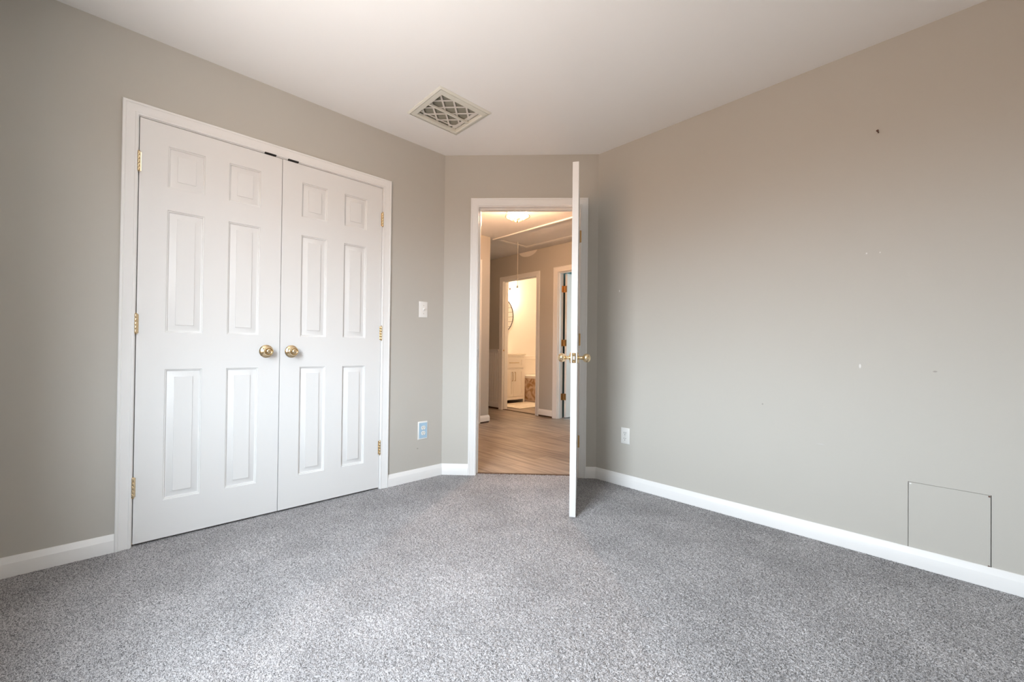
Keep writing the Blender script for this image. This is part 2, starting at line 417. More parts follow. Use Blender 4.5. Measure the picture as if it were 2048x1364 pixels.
b = MB(); b.box(-5.72, -5.62, FY + FT, 6.56, 0, H)
struct('wall_bath_left', b, m_bath, 'cream bathroom wall behind vanity and round mirror', 'wall')
b = MB(); b.box(-5.72, -3.78, 6.46, 6.56, 0, H)
struct('wall_bath_far', b, m_bath, 'cream bathroom wall behind the bathtub', 'wall')
b = MB(); b.box(-3.90, -3.84, FY + FT, 6.46, 0, H)
struct('wall_bath_right', b, m_bath, 'cream bathroom wall facing the vanity', 'wall')
b = MB(); b.box(-3.84, -3.72, FY + FT, 7.4, 0, H); b.box(-3.72, -1.4, 7.4, 7.5, 0, H); b.box(-1.4, -1.3, FY + FT, 7.4, 0, H)
struct('wall_far_room', b, m_teal, 'dark teal walls of the room behind the white hall door', 'wall')
b = MB(); b.box(BX0, BX1, FY + 0.02, FY + 0.075, -0.001, 0.006)
struct('trim_9', b, m_shoe, 'dark floor strip across the bathroom doorway', 'floor trim')
b = MB(xf_diag); b.box(DU0 + .018, DU1 - .018, -0.062, -0.040, -0.002, 0.004)
struct('trim_10', b, m_shoe, 'thin brown strip where carpet meets the hallway planks', 'floor trim')

# ------------------------------------------------------------------ casings, jambs
CAS = [(0, 0), (0, .009), (.003, .011), (.009, .011), (.012, .0085), (.016, .0095), (.024, .0115), (.035, .0130), (.042, .0150), (.044, .0135), (.047, .0165), (.054, .0165), (.057, .0140), (.057, 0)]
def casing(xf, u0, u1, zt, z0=0.0, k=1.0):
    b = MB(xf); P = [(w * k, d) for w, d in CAS]
    rings = [[(u0 - w, d, z0) for w, d in P], [(u0 - w, d, zt + w) for w, d in P], [(u1 + w, d, zt + w) for w, d in P], [(u1 + w, d, z0) for w, d in P]]
    return b.loft(rings)
def jamb(xf, u0, u1, zt, depth, stop, t=.018, sp=.010, z0=0.0):
    b = MB(xf)
    b.box(u0 - t, u0, -depth, 0, z0, zt + t); b.box(u1, u1 + t, -depth, 0, z0, zt + t); b.box(u0, u1, -depth, 0, zt, zt + t)
    s0, s1 = stop
    b.box(u0, u0 + sp, s0, s1, z0, zt); b.box(u1 - sp, u1, s0, s1, z0, zt); b.box(u0 + sp, u1 - sp, s0, s1, zt - sp, zt)
    return b
CL0, CL1, CLZ = 0.063, 1.322, 2.048                   # closet jamb faces
t1 = struct('trim_1', casing(xf_left, CL0 - .003, CL1 + .003, CLZ + .003), m_trim, 'white moulded casing around the double closet doors', 'door trim')
obj('jamb', jamb(xf_left, CL0, CL1, CLZ, TH, (-.05, -.04)), m_trim, t1)
for y0, y1 in ((0.597, 0.657), (0.719, 0.778)):
    obj('catch_plate', MB(xf_left).box(y0, y1, -.03, .0105, CLZ - .0005, CLZ + .008), m_black, t1, bevel=.002)['label'] = 'black catch plate above the doors'
D0, D1, DZT = 0.264, 1.028, 2.040                     # bedroom door jamb faces
t2 = struct('trim_2', casing(xf_diag, D0 - .004, D1 + .005, DZT + .010), m_trim, 'white moulded casing around the bedroom doorway', 'door trim')
obj('jamb', jamb(xf_diag, D0, D1, DZT + .004, TH, (-.085, -.040)), m_trim, t2)
obj('strike_plate', MB(xf_diag).box(D0 - .001, D0 + .0015, -.034, -.006, 0.895, 0.955), m_steel, t2)['label'] = 'steel strike plate on the left jamb'
obj('jamb_bracket', MB(xf_diag).box(D0 + .001, D0 + .013, -.115, -.086, 1.925, 2.005), m_plastic, t2, bevel=.002)['label'] = 'small white plastic bracket at top of the left jamb'
t3 = struct('trim_3', casing(xf_far, BX0 - .004, BX1 + .004, BZ + .004, 0.0, 1.15), m_trim, 'white casing around the bright bathroom doorway', 'door trim')
obj('jamb', jamb(xf_far, BX0, BX1, BZ, FT, (-.07, -.03)), m_trim, t3)
b = MB(xf_far).lathe((BX0 + .002, -.022, 0.945), (1, 0, 0), [(0, 0), (.012, 0), (.012, .003), (0, .004)], 16)
obj('strike_plate', b, m_brassd, t3)['label'] = 'brass strike on the left jamb'
t4 = struct('trim_4', casing(xf_far, TX0 - .004, TX1 + .004, BZ + .004, 0.0, 1.30), m_trim, 'white casing of the hall doorway right of the bathroom', 'door trim')
obj('jamb', jamb(xf_far, TX0, TX1, BZ, FT, (-.06, -.02)), m_trim, t4)
def xf_hl(y, d, z): return (HLX + d, y, z)
t5 = struct('trim_5', casing(xf_hl, 2.66 + .01, 3.408, 2.06), m_trim, 'sliver of white door casing on the short hallway wall', 'door trim')
obj('jamb', jamb(xf_hl, 2.678, 3.395, 2.045, .12, (-.06, -.04)), m_trim, t5)

# ------------------------------------------------------------------ baseboards
BB = [(0, 0), (.0140, 0), (.0140, .0555), (.0128, .0580), (.0122, .0590), (.0062, .0800), (.0040, .0825), (0, .0825)]
k = math.tan(math.radians(22.5))
def base(xf, e0, e1, z0=0.0, sc=1.0):
    """e0, e1: functions of offset d giving the run's two ends."""
    b = MB(xf)
    return b.loft([[(e0(d), d, z0 + z * sc) for d, z in BB], [(e1(d), d, z0 + z * sc) for d, z in BB]])
def xf_right(x, d, z): return (x, YR - d, z)
struct('baseboard_left', base(xf_left, lambda d: YB, lambda d: CL0 - .0605), m_trim, 'white baseboard left of the closet doors', 'baseboard')
struct('baseboard_left', base(xf_left, lambda d: CL1 + .0605, lambda d: YD - k * d), m_trim, 'white baseboard between closet casing and the diagonal wall', 'baseboard')
struct('baseboard_diagonal', base(xf_diag, lambda d: k * d, lambda d: D0 - .0615), m_trim, 'short white baseboard left of the open doorway', 'baseboard')
struct('baseboard_diagonal', base(xf_diag, lambda d: D1 + .0625, lambda d: L - k * d), m_trim, 'short shaded baseboard in the corner behind the open door', 'baseboard')
bbr = struct('baseboard_right', base(xf_right, lambda d: XD + k * d, lambda d: RX), m_trim, 'long white baseboard along the bare right wall', 'baseboard')
for dx, dz in ((0, 0), (.010, .004), (.004, -.007)):
    obj('screw_hole', MB(xf_right).lathe((-1.176 + dx, .0122, .034 + dz), (0, 1, 0), [(.0018, 0), (.0018, .0006)], 8), m_nail, bbr)
struct('baseboard_rear', base(lambda x, d, z: (x, YB + d, z), lambda d: XL, lambda d: RX), m_trim, 'white baseboard under the window', 'baseboard')
struct('baseboard_side', base(lambda y, d, z: (RX - d, y, z), lambda d: YB, lambda d: YR), m_trim, 'white baseboard beside the camera', 'baseboard')
def shoe(xf, a, c, par):
    obj('shoe_strip', MB(xf).box(a, c, 0, .010, 0, .020), m_shoe, par)['label'] = 'dark brown strip under the baseboard'
h1 = struct('baseboard_hall_left', base(xf_hl, lambda d: 3.408 + .0575, lambda d: 3.615 + d, .018, .95), m_trim, 'white baseboard on the short hallway wall', 'baseboard')
shoe(xf_hl, 3.467, 3.615, h1)
h2 = struct('baseboard_hall_far', base(xf_far, lambda d: BX1 + .071, lambda d: TX0 - .079, .022, 1.0), m_trim, 'white baseboard between the two far hallway doors', 'baseboard')
shoe(xf_far, BX1 + .072, TX0 - .08, h2)
# wainscot left of the bathroom doorway
def beadboard():
    b = MB(xf_far); pts = []
    x = -6.15; x1 = BX0 - .070
    while x < x1:
        pts += [(x, .010), (x + .003, .004), (x + .006, .010), (x + .009, .010), (x + .012, .004), (x + .015, .010)]
        x += .052
    pts = [p for p in pts if p[0] < x1 - .001] + [(x1, .010)]
    prof = [(px, d, .10) for px, d in pts]; top = [(px, d, .925) for px, d in pts]
    back = [(x1, 0, .10), (pts[0][0], 0, .10)]; backt = [(x1, 0, .925), (pts[0][0], 0, .925)]
    return b.loft([prof + back, top + backt])
wn_ = struct('trim_6', beadboard(), m_trim, 'white beadboard wainscot with chair rail left of the bathroom doorway', 'wainscot', smooth=10)
b = MB(xf_far); b.box(-6.15, BX0 - .070, 0, .018, .905, .940); b.box(-6.15, BX0 - .070, 0, .030, .940, .960)
obj('chair_rail', b, m_trim, wn_, bevel=.003)
b = MB(xf_far); b.box(-6.15, BX0 - .070, 0, .016, .026, .105)
obj('base_rail', b, m_trim, wn_, bevel=.003)
shoe(xf_far, -6.15, BX0 - .075, wn_)

# ------------------------------------------------------------------ six-panel doors
PZ = [(.183, .826), (1.008, 1.612), (1.723, 1.927)]
PROF = [(0, 0), (.0018, .0045), (.0058, .0060), (.0072, .0130), (.0110, .0145), (.0380, .0048), (.0386, .0012)]
def six_panel(xf, w, h, th, front=True, back=True, px=None):
    """Leaf in local (u across, d out of the front face, z)."""
    px = px or [(.108, .108 + (w - .322) / 2), (w - .108 - (w - .322) / 2, w - .108)]
    s = h / 2.031
    pz = [(a * s, c * s) for a, c in PZ]
    us = sorted({0, w} | {v for p in px for v in p}); zs = sorted({0, h} | {v for p in pz for v in p})
    b = MB(xf)
    def face(d0, sg):
        for i in range(len(us) - 1):
            for j in range(len(zs) - 1):
                u0, u1, z0, z1 = us[i], us[i + 1], zs[j], zs[j + 1]
                if (u0, u1) in px and (z0, z1) in pz:
                    rings = [[(u0 + n, d0 - sg * d, z0 + n), (u1 - n, d0 - sg * d, z0 + n), (u1 - n, d0 - sg * d, z1 - n), (u0 + n, d0 - sg * d, z1 - n)] for n, d in PROF]
                    n0 = len(b.v)
                    b.loft(rings, caps=False); k4 = len(rings) * 4
                    b.f.append((n0 + k4 - 4, n0 + k4 - 3, n0 + k4 - 2, n0 + k4 - 1))
                else:
                    b.add([(u0, d0, z0), (u1, d0, z0), (u1, d0, z1), (u0, d0, z1)], [(0, 1, 2, 3)])
    face(0, 1); face(-th, -1)
    for (u0, u1) in zip(us[:-1], us[1:]):
        for z in (0, h): b.add([(u0, 0, z), (u1, 0, z), (u1, -th, z), (u0, -th, z)], [(0, 1, 2, 3)])
    for (z0, z1) in zip(zs[:-1], zs[1:]):
        for u in (0, w): b.add([(u, 0, z0), (u, 0, z1), (u, -th, z1), (u, -th, z0)], [(0, 1, 2, 3)])
    return b
KNOB = [(0, 0), (.036, 0), (.0365, .003), (.033, .007), (.020, .0105), (.0135, .0125), (.0105, .019), (.0115, .026), (.0165, .031), (.0215, .038), (.0240, .046), (.0242, .051), (.0225, .0562), (.0195, .0580), (.0172, .0550), (.0158, .0575), (.0115, .0620), (.006, .0640), (0, .0646)]
BALL = [(.011, .010), (.0098, .016), (.0125, .020), (.0125, .022), (.0095, .024), (.0100, .030), (.0165, .034), (.0220, .040), (.0250, .047), (.0260, .054), (.0250, .061), (.0215, .068), (.0150, .0735), (.007, .0765), (0, .0772)]
ROSE = [(0, 0), (.033, 0), (.0335, .003), (.029, .007), (.018, .010), (.0125, .012), (0, .012)]
def hinge(xf, u, d, zc, par, h=.092, leafs=((-.010, 0.0), (0.0, .010)), m=m_brass, ld=0.0015):
    b = MB(xf)
    for i in range(5):
        z0 = zc - h / 2 + i * h / 5
        b.lathe((u, d, z0 + .0006), (0, 0, 1), [(0, 0), (.0056, 0), (.0062, .0012), (.0062, h / 5 - .0024), (.0056, h / 5 - .0012), (0, h / 5 - .0012)], 14)
    b.lathe((u, d, zc + h / 2), (0, 0, 1), [(.004, 0), (.0058, .0015), (.0040, .004), (0, .005)], 12)
    b.lathe((u, d, zc - h / 2), (0, 0, -1), [(.004, 0), (.0058, .0015), (.0040, .004), (0, .005)], 12)
    for a0, a1 in leafs: b.box(u + a0, u + a1, ld - .0012, ld, zc - h / 2 + .001, zc + h / 2 - .001)
    return obj('hinge', b, m, par)

def closet_leaf(name, u0, u1, hu, ku, label):
    w = u1 - u0
    lx = lambda u, d, z: (XL + d, u0 + u, z + .012)
    o = struct(name, six_panel(lx, w, 2.0325, .035), m_door, label, 'door')
    for zc in (1.832, 1.058, .281): hinge(xf_left, hu, .0065, zc, o)
    kn = obj('knob', MB(xf_left).lathe((ku, 0, .930), (0, 1, 0), KNOB, 40), m_brass, o, smooth=50)
    return o
closet_leaf('door_1', CL0 + .003, 0.6905, CL0 + .0005, .622, 'left white six-panel closet door with brass knob at its right edge')
closet_leaf('door_2', 0.6935, CL1 - .003, CL1 - .0005, .755, 'right white six-panel closet door with brass knob at its left edge')

# bedroom door, swung open towards the camera
phi = math.radians(-54.5)
dd = Vector((math.cos(phi), math.sin(phi))); nn = Vector((-dd.y, dd.x))       # nn: bedroom face, now turned right
Pn = A + T * (D1 + .002) + N * 0.006
def xf_d3(u, d, z): p = Pn + dd * u + nn * d; return (p.x, p.y, z)
dw = .765
d3 = struct('door_3', six_panel(lambda u, d, z: xf_d3(u + .003, d - .001, z + .004), dw - .003, 2.036, .035), m_door, 'open white bedroom door seen edge-on with brass knobs', 'door')
for zc in (1.815, 1.038, .273):
    b = MB(xf_d3)
    for i in range(5): b.lathe((0, 0.002, zc - .046 + i * .0184 + .0006), (0, 0, 1), [(0, 0), (.0064, 0), (.0064, .0172), (0, .0172)], 14)
    b.box(.0005, .0025, -.033, 0, zc - .044, zc + .044)
    hg = obj('hinge', b, m_brassd, d3)
    hl = MB(xf_diag).box(D1 - .0015, D1 + .0005, -.032, .004, zc - .044, zc + .044)
    hl.box(D1 + .001, D1 + .013, .0090, .0115, zc - .045, zc + .045)
    obj('hinge_leaf', hl, m_brassd, hg)
for sgn, d0 in ((1, -.001), (-1, -.036)):
    c = Vector(xf_d3(dw - .060, d0, .912)); ax = (nn.x * sgn, nn.y * sgn, 0)
    kn = obj('knob', MB().lathe(c, ax, BALL, 36), m_brass, d3, smooth=50)
    obj('rosette', MB().lathe(c, ax, ROSE, 36), m_brass, kn, smooth=50)
lp = obj('latch_plate', MB(xf_d3).box(dw - .0005, dw + .0012, -.030, -.007, .912 - .0285, .912 + .0285), m_brass, d3, bevel=.0008)
obj('latch_bolt', MB(xf_d3).box(dw, dw + .009, -.0245, -.0125, .912 - .0105, .912 + .0105), m_steel, lp, bevel=.001)
for dz in (-.022, .022): obj('screw', MB(xf_d3).lathe((dw + .001, -.0185, .912 + dz), (1, 0, 0), [(0, 0), (.0040, 0), (.0036, .0008), (0, .0010)], 12), m_brassd, lp)

# far hall door: opened into the teal room
d4o = Vector((TX0 + .024, FY + FT + .012))
a4 = math.radians(88)
e4 = Vector((math.cos(a4), math.sin(a4))); n4 = Vector((e4.y, -e4.x))            # n4 points to +x
def xf_d4(u, d, z): p = d4o + e4 * u + n4 * d; return (p.x, p.y, z)
d4 = struct('door_4', six_panel(lambda u, d, z: xf_d4(u, d + .035, z + .012), .74, 2.03, .035), m_door, 'white six-panel door ajar at the far right of the hallway', 'door')
for zc in (1.825, 1.062, .300):
    b = MB()
    for i in range(5): b.lathe((TX0 + .012, FY + FT + .006, zc - .046 + i * .0184), (0, 0, 1), [(0, 0), (.0065, 0), (.0065, .0174), (0, .0174)], 12)
    b.box(TX0 + .022, TX0 + .056, FY + FT + .0105, FY + FT + .012, zc - .046, zc + .046); b.box(TX0 - .001, TX0 + .001, FY + FT - .034, FY + FT, zc - .046, zc + .046)
    b.box(TX0, TX0 + .024, FY + FT + .004, FY + FT + .008, zc - .046, zc + .046)
    obj('hinge', b, m_brassd, d4)
# door inside the short hall wall
d5 = struct('door_5', six_panel(lambda u, d, z: (HLX - .003 + d, 2.681 + u, z + .012), .711, 2.03, .035), m_door, 'closed white door in the short hallway wall', 'door')

# ------------------------------------------------------------------ switch, outlets, access panel, nail
sw = thing('light_switch', (XL, 1.6555, 1.243), 'white toggle light switch on the greige wall right of the closet', 'light switch')
b = MB(xf_left); P = [(0, 0), (.0365, .004)]
def plate(xf, uc, zc, w, h, t=.006, ch=.005):
    b = MB(xf)
    r = lambda s, d: [(uc - w / 2 + s, d, zc - h / 2 + s), (uc + w / 2 - s, d, zc - h / 2 + s), (uc + w / 2 - s, d, zc + h / 2 - s), (uc - w / 2 + s, d, zc + h / 2 - s)]
    return b.loft([r(0, 0), r(0, t * .35), r(ch * .45, t * .8), r(ch, t)])
obj('plate', plate(xf_left, 1.6555, 1.243, .073, .117), m_plastic, sw)
obj('toggle_collar', MB(xf_left).box(1.6555 - .0055, 1.6555 + .0055, .0055, .0085, 1.243 - .0125, 1.243 + .0125), m_plastic, sw, bevel=.001)
lv = MB(xf_left).loft([[(1.6555 - .004, .007, 1.243 - .006), (1.6555 + .004, .007, 1.243 - .006), (1.6555 + .004, .007, 1.243 + .006), (1.6555 - .004, .007, 1.243 + .006)],
                       [(1.6555 - .0035, .024, 1.243 + .006), (1.6555 + .0035, .024, 1.243 + .006), (1.6555 + .0035, .022, 1.243 + .014), (1.6555 - .0035, .022, 1.243 + .014)]])
obj('toggle', lv, m_plastic, sw, bevel=.001)
for dz in (-.030, .030): obj('screw', MB(xf_left).lathe((1.6555, .0055, 1.243 + dz), (0, 1, 0), [(0, 0), (.0034, 0), (.0030, .0012), (0, .0014)], 12), m_steel, sw)

def receptacle(xf, uc, zc, par, d=.0062, mrec=None):
    n = 20; out = []
    for kk in range(n):
        a = 2 * math.pi * kk / n; x, z = .0172 * math.cos(a), .0172 * math.sin(a)
        out.append((uc + x, max(-.0142, min(.0142, z))))
    b = MB(xf).loft([[(x, d - .002, zc + z) for x, z in out], [(x, d + .0016, zc + z) for x, z in out]])
    o = obj('receptacle', b, mrec or m_plastic, par)
    for dx, hh in ((-.0063, .0046), (.0063, .0038)):
        obj('slot', MB(xf).box(uc + dx - .0012, uc + dx + .0012, d + .0012, d + .0020, zc + .003 - hh, zc + .003 + hh), m_void, o)
    obj('slot', MB(xf).lathe((uc, d + .0012, zc - .0085), (0, 1, 0), [(0, 0), (.0026, 0), (.0026, .0008), (0, .0008)], 12), m_void, o)
    return o
ow = thing('wall_outlet', (-1.531, YR, .355), 'white outlet low on the right wall near the open door', 'outlet')
obj('plate', plate(xf_right, -1.531, .355, .066, .113), m_plastic, ow)
for dz in (-.0195, .0195): receptacle(xf_right, -1.531, .355 + dz, ow)
obj('screw', MB(xf_right).lathe((-1.531, .0058, .355), (0, 1, 0), [(0, 0), (.0030, 0), (.0026, .0010), (0, .0012)], 12), m_steel, ow)
ob = thing('wall_outlet', (XL, 1.664, .356), 'outlet with pale blue cover plate below the light switch', 'outlet')
obj('plate', plate(xf_left, 1.664, .356, .083, .131), m_plastic, ob)
b = MB(xf_left)
nr = 22; hh = .112
b.box(1.664 - .034, 1.664 + .034, .0045, .0064, .356 - hh / 2, .356 + hh / 2)
for i in range(nr):
    z0 = .356 - hh / 2 + i * hh / nr
    b.loft([[(1.664 - .034, .0052, z0), (1.664 - .034, .0072, z0 + hh / nr * .5), (1.664 - .034, .0052, z0 + hh / nr)],
            [(1.664 + .034, .0052, z0), (1.664 + .034, .0072, z0 + hh / nr * .5), (1.664 + .034, .0052, z0 + hh / nr)]])
obj('inlay', b, m_blue, ob, smooth=10)['label'] = 'ribbed pale blue inlay'
for dz in (-.0195, .0195): receptacle(xf_left, 1.664, .356 + dz, ob, d=.0075)
obj('screw', MB(xf_left).lathe((1.664, .0065, .356), (0, 1, 0), [(0, 0), (.0030, 0), (.0026, .0014), (0, .0016)], 12), m_steel, ob)

ap = thing('access_panel', ((PX0 + PX1) / 2, YR, PZ0), 'square painted access panel cut into the right wall above the baseboard', 'access panel')
g = .0018
obj('panel', MB(xf_right).box(PX0 + g, PX1 - g * 1.3, -.013, -.0005, PZ0, PZ1 - g * .8), m_wall, ap)
for x, z, mm in ((PX0 + .008, PZ1 - .008, m_plastic), (PX1 - .006, PZ1 - .006, m_nail), (PX1 - .007, .083, m_nail)):
    obj('screw', MB(xf_right).lathe((x, -.0005, z), (0, 1, 0), [(0, 0), (.0034, 0), (.0030, .0010), (0, .0012)], 12), mm, ap)
nl = thing('wall_nail', (-0.216, YR, 2.011), 'small dark nail high on the bare right wall', 'nail')
b = MB().lathe((-0.216, YR + .01, 2.007), (-.15, -1, .35), [(0, 0), (.0022, 0), (.0022, .026), (.0050, .026), (.0050, .0285), (0, .0285)], 12)
obj('shank', b, m_nail, nl)

# ------------------------------------------------------------------ return-air grille in the ceiling
vt = thing('ceiling_vent', (-2.11, 1.515, H), 'cream return-air grille with a pleated filter in the bedroom ceiling', 'vent')
ox0, ox1, oy0, oy1 = -2.294, -1.928, 1.322, 1.709
ix0, ix1, iy0, iy1 = -2.258, -1.986, 1.372, 1.676
b = MB()
rect = lambda x0, x1, y0, y1, z: [(x0, y0, z), (x1, y0, z), (x1, y1, z), (x0, y1, z)]
b.loft([rect(VX0 + .002, VX1 - .002, VY0 + .002, VY1 - .002, H + .090), rect(VX0 + .002, VX1 - .002, VY0 + .002, VY1 - .002, H), rect(ox0, ox1, oy0, oy1, H - .0005), rect(ox0, ox1, oy0, oy1, H - .004), rect(ox0 + .010, ox1 - .010, oy0 + .010, oy1 - .010, H - .010), rect(ox0 + .013, ox1 - .013, oy0 + .013, oy1 - .013, H - .010)], caps=False)
obj('frame', b, m_vent, vt, smooth=20)
b = MB()
gx0, gx1, gy0, gy1 = ox0 + .0160, ox1 - .0160, oy0 + .0160, oy1 - .0160
b.loft([rect(gx0, gx1, gy0, gy1, H + .004), rect(gx0, gx1, gy0, gy1, H - .0095), rect(ix0 - .004, ix1 + .004, iy0 - .004, iy1 + .004, H - .0095), rect(ix0, ix1, iy0, iy1, H - .006), rect(ix0, ix1, iy0, iy1, H + .012)], caps=False)
obj('inner_frame', b, m_vent, vt, smooth=20)
obj('divider_bar', MB().box(-2.1235, -2.1155, iy0, iy1, H - .008, H + .006), m_vent, vt, bevel=.001)
b = MB(); pts = []
npl = 26; pw = (iy1 - iy0 + .02) / npl; yy = iy0 - .010
for i in range(npl): pts += [(yy + i * pw, H + .062), (yy + (i + .5) * pw, H + .0175)]
pts.append((yy + npl * pw, H + .062))
b.loft([[(ix0 - .01, y, z) for y, z in pts], [(ix1 + .01, y, z) for y, z in pts]], closed=False, caps=False)
fl = obj('filter', b, m_pleat, vt, smooth=10)
# card frame and diamond lattice of the filter
b = MB(); fz0, fz1 = H + .0135, H + .0160; fw = .016
b.box(ix0, ix1, iy1 - fw - .012, iy1 - .004, fz0 - .0010, fz1 + .0010); b.box(ix0 + .014, ix0 + .020, iy0, iy1, fz0 - .0012, fz1 + .0012)
def clip(p, q):
    t0, t1 = 0.0, 1.0
    d = q - p
    for a_, lo, hi in ((0, ix0, ix1), (1, iy0, iy1)):
        if abs(d[a_]) < 1e-9: continue
        ta, tb = (lo - p[a_]) / d[a_], (hi - p[a_]) / d[a_]
        t0, t1 = max(t0, min(ta, tb)), min(t1, max(ta, tb))
    return (p + d * t0, p + d * t1) if t1 - t0 > .02 else None
cxm, cym = (ix0 + ix1) / 2, (iy0 + iy1) / 2
for sg in (1, -1):
    dirv = Vector((1, sg)).normalized(); nv = Vector((-dirv.y, dirv.x))
    for i in range(-5, 6):
        c0 = Vector((cxm, cym)) + nv * (.069 * (i + .35 * sg))
        r = clip(c0 - dirv * .5, c0 + dirv * .5)
        if r:
            p, q = r; w = nv * .0056
            zo = .0004 if sg > 0 else -.0004
            b.prism([tuple(p - w), tuple(q - w), tuple(q + w), tuple(p + w)], fz0 - zo, fz1 - zo)
obj('lattice', b, m_card, fl)['label'] = 'pale card lattice of diamonds over the filter'

# ------------------------------------------------------------------ hall: lamp, attic hatch, pull cord
hc = Vector((-2.868, 2.905))
hl_ = thing('ceiling_light', (hc.x, hc.y, H), 'lit gold cage light on the hallway ceiling seen through the doorway', 'ceiling light')
obj('canopy', MB().lathe((hc.x, hc.y, H), (0, 0, -1), [(0, 0), (.075, 0), (.075, .012), (.060, .024), (.018, .028), (.012, .060), (0, .060)], 32), m_brass, hl_)
b = MB()
ring = lambda r, z, n=40: [(hc.x + r * math.cos(2 * math.pi * i / n), hc.y + r * math.sin(2 * math.pi * i / n), z) for i in range(n)]
for r, z in ((.080, H - .060), (.120, H - .165), (.050, H - .200)): b.tube(ring(r, z), .0028, 8, True)
for i in range(8):
    a = 2 * math.pi * (i + .3) / 8; ca, sa = math.cos(a), math.sin(a)
    b.tube([(hc.x + r * ca, hc.y + r * sa, z) for r, z in ((.070, H - .015), (.080, H - .060), (.120, H - .165), (.050, H - .200), (.004, H - .206))], .0024, 8)
cg = obj('cage', b, m_brass, hl_, smooth=60)
obj('finial', MB().lathe((hc.x, hc.y, H - .203), (0, 0, -1), [(0, 0), (.010, 0), (.012, .006), (.007, .012), (.008, .016), (0, .021)], 16), m_brass, hl_)
obj('shade', MB().loft([ring(.078, H - .062), ring(.1165, H - .164), ring(.050, H - .198)], caps=False), m_seeded, hl_)['label'] = 'seeded glass panes behind the gold wires'
for sx in (-1, 1):
    p = Vector((hc.x + sx * .040 * rr.x, hc.y + sx * .040 * rr.y, H - .150))
    obj('bulb', MB().lathe(p + Vector((0, 0, .060)), (0, 0, -1), [(0, 0), (.012, 0), (.012, .020), (.018, .035), (.026, .055), (.026, .068), (.018, .084), (0, .092)], 24), m_bulb, hl_)
l = bpy.data.lights.new('hall_lamp_light', 'POINT'); l.energy = 135; l.color = (1.0, 0.565, 0.31); l.shadow_soft_size = .04
lo = bpy.data.objects.new('hall_lamp_light', l); lo.location = (hc.x, hc.y, H - .150); C.objects.link(lo)

b = MB(); fx0, fx1, fy0, fy1 = HX0 - .055, HX1 + .055, HY0 - .055, HY1 + .055
FR = [(0, 0), (0, .014), (.010, .016), (.040, .011), (.050, .007), (.056, .0045), (.056, .002)]
rings = [[(fx0 + w, fy0 + w, H - d), (fx1 - w, fy0 + w, H - d), (fx1 - w, fy1 - w, H - d), (fx0 + w, fy1 - w, H - d)] for w, d in FR]
b.loft(rings, caps=False)
struct('trim_7', b, m_trim, 'white moulding around the attic hatch', 'hatch trim')
ah = thing('attic_hatch', ((HX0 + HX1) / 2, (HY0 + HY1) / 2, H), 'flat white attic hatch panel in the hallway ceiling', 'attic hatch')
obj('panel', MB().box(HX0 + .003, HX1 - .003, HY0 + .003, HY1 - .003, H + .002, H + .014), m_ceil, ah)
pc = thing('pull_cord', (-3.977, 4.04, H), 'thin white pull cord hanging from the attic hatch', 'pull cord')
obj('cord', MB().tube([(-3.977, 4.04, H + .003), (-3.9765, 4.0402, 2.1), (-3.977, 4.04, 1.842)], .0028, 8), m_cord, pc)
obj('pull', MB().lathe((-3.977, 4.04, 1.845), (0, 0, -1), [(0, 0), (.004, 0), (.006, .010), (.013, .028), (.011, .034), (0, .036)], 16), m_steel, pc)

# ------------------------------------------------------------------ bathroom
VXF = -5.238; vy0, vy1 = 4.94, 5.540
va = thing('bathroom_vanity', (-5.43, (vy0 + vy1) / 2, 0), 'small white vanity cabinet with drawer and two doors in the bathroom', 'vanity')
b = MB(); b.box(-5.615, VXF - .018, vy0, vy1, .115, .856)
b.box(-5.615, VXF - .018, vy0, vy0 + .02, .0, .115); b.box(-5.615, VXF - .018, vy1 - .02, vy1, .0, .115)
obj('body', b, m_cab, va)
b = MB()
for (y0, y1, z0, z1) in ((vy0, vy0 + .040, 0, .856), (vy1 - .040, vy1, 0, .856), (vy0 + .04, vy1 - .04, .828, .856), (vy0 + .04, vy1 - .04, .612, .630), (vy0 + .04, vy1 - .04, .062, .113)):
    b.box(VXF - .018, VXF, y0, y1, z0, z1)
obj('face_frame', b, m_cab, va)
obj('countertop', MB().box(-5.615, VXF + .018, vy0 - .010, vy1 + .010, .857, .893), m_counter, va, bevel=.004)
def shaker(y0, y1, z0, z1, d=.004):
    b = MB(); x0, x1 = VXF - .014, VXF + d; w = .045
    b.box(x0, x1, y0, y0 + w, z0, z1); b.box(x0, x1, y1 - w, y1, z0, z1); b.box(x0, x1, y0 + w, y1 - w, z0, z0 + w); b.box(x0, x1, y0 + w, y1 - w, z1 - w, z1)
    b.box(x0, x1 - .008, y0 + w, y1 - w, z0 + w, z1 - w)
    return b
def pull(p, q, par):
    p, q = Vector(p), Vector(q); o = Vector((.026, 0, 0))
    b = MB().tube([p, p + o * .8, p + o + (q - p) * .03, q + o - (q - p) * .03, q + o * .8, q], .0050, 8)
    obj('handle', b, m_gold, par)
ym = (vy0 + vy1) / 2
dr = obj('drawer', shaker(vy0 + .044, vy1 - .044, .634, .824), m_cab, va); pull((VXF, ym - .10, .726), (VXF, ym + .12, .726), dr)
da = obj('door', shaker(vy0 + .044, ym - .002, .117, .608), m_cab, va); pull((VXF, ym - .032, .555), (VXF, ym - .032, .402), da)
db = obj('door', shaker(ym + .002, vy1 - .044, .117, .608), m_cab, va); pull((VXF, ym + .032, .555), (VXF, ym + .032, .402), db)
mi = thing('round_mirror', (-5.62, 5.245, 1.607), 'round black-framed mirror above the bathroom vanity', 'mirror')
b = MB().tube([(-5.610, 5.245 + .345 * math.cos(2 * math.pi * i / 72), 1.607 + .345 * math.sin(2 * math.pi * i / 72)) for i in range(72)], .0075, 10, True)
obj('frame', b, m_black, mi, smooth=60)
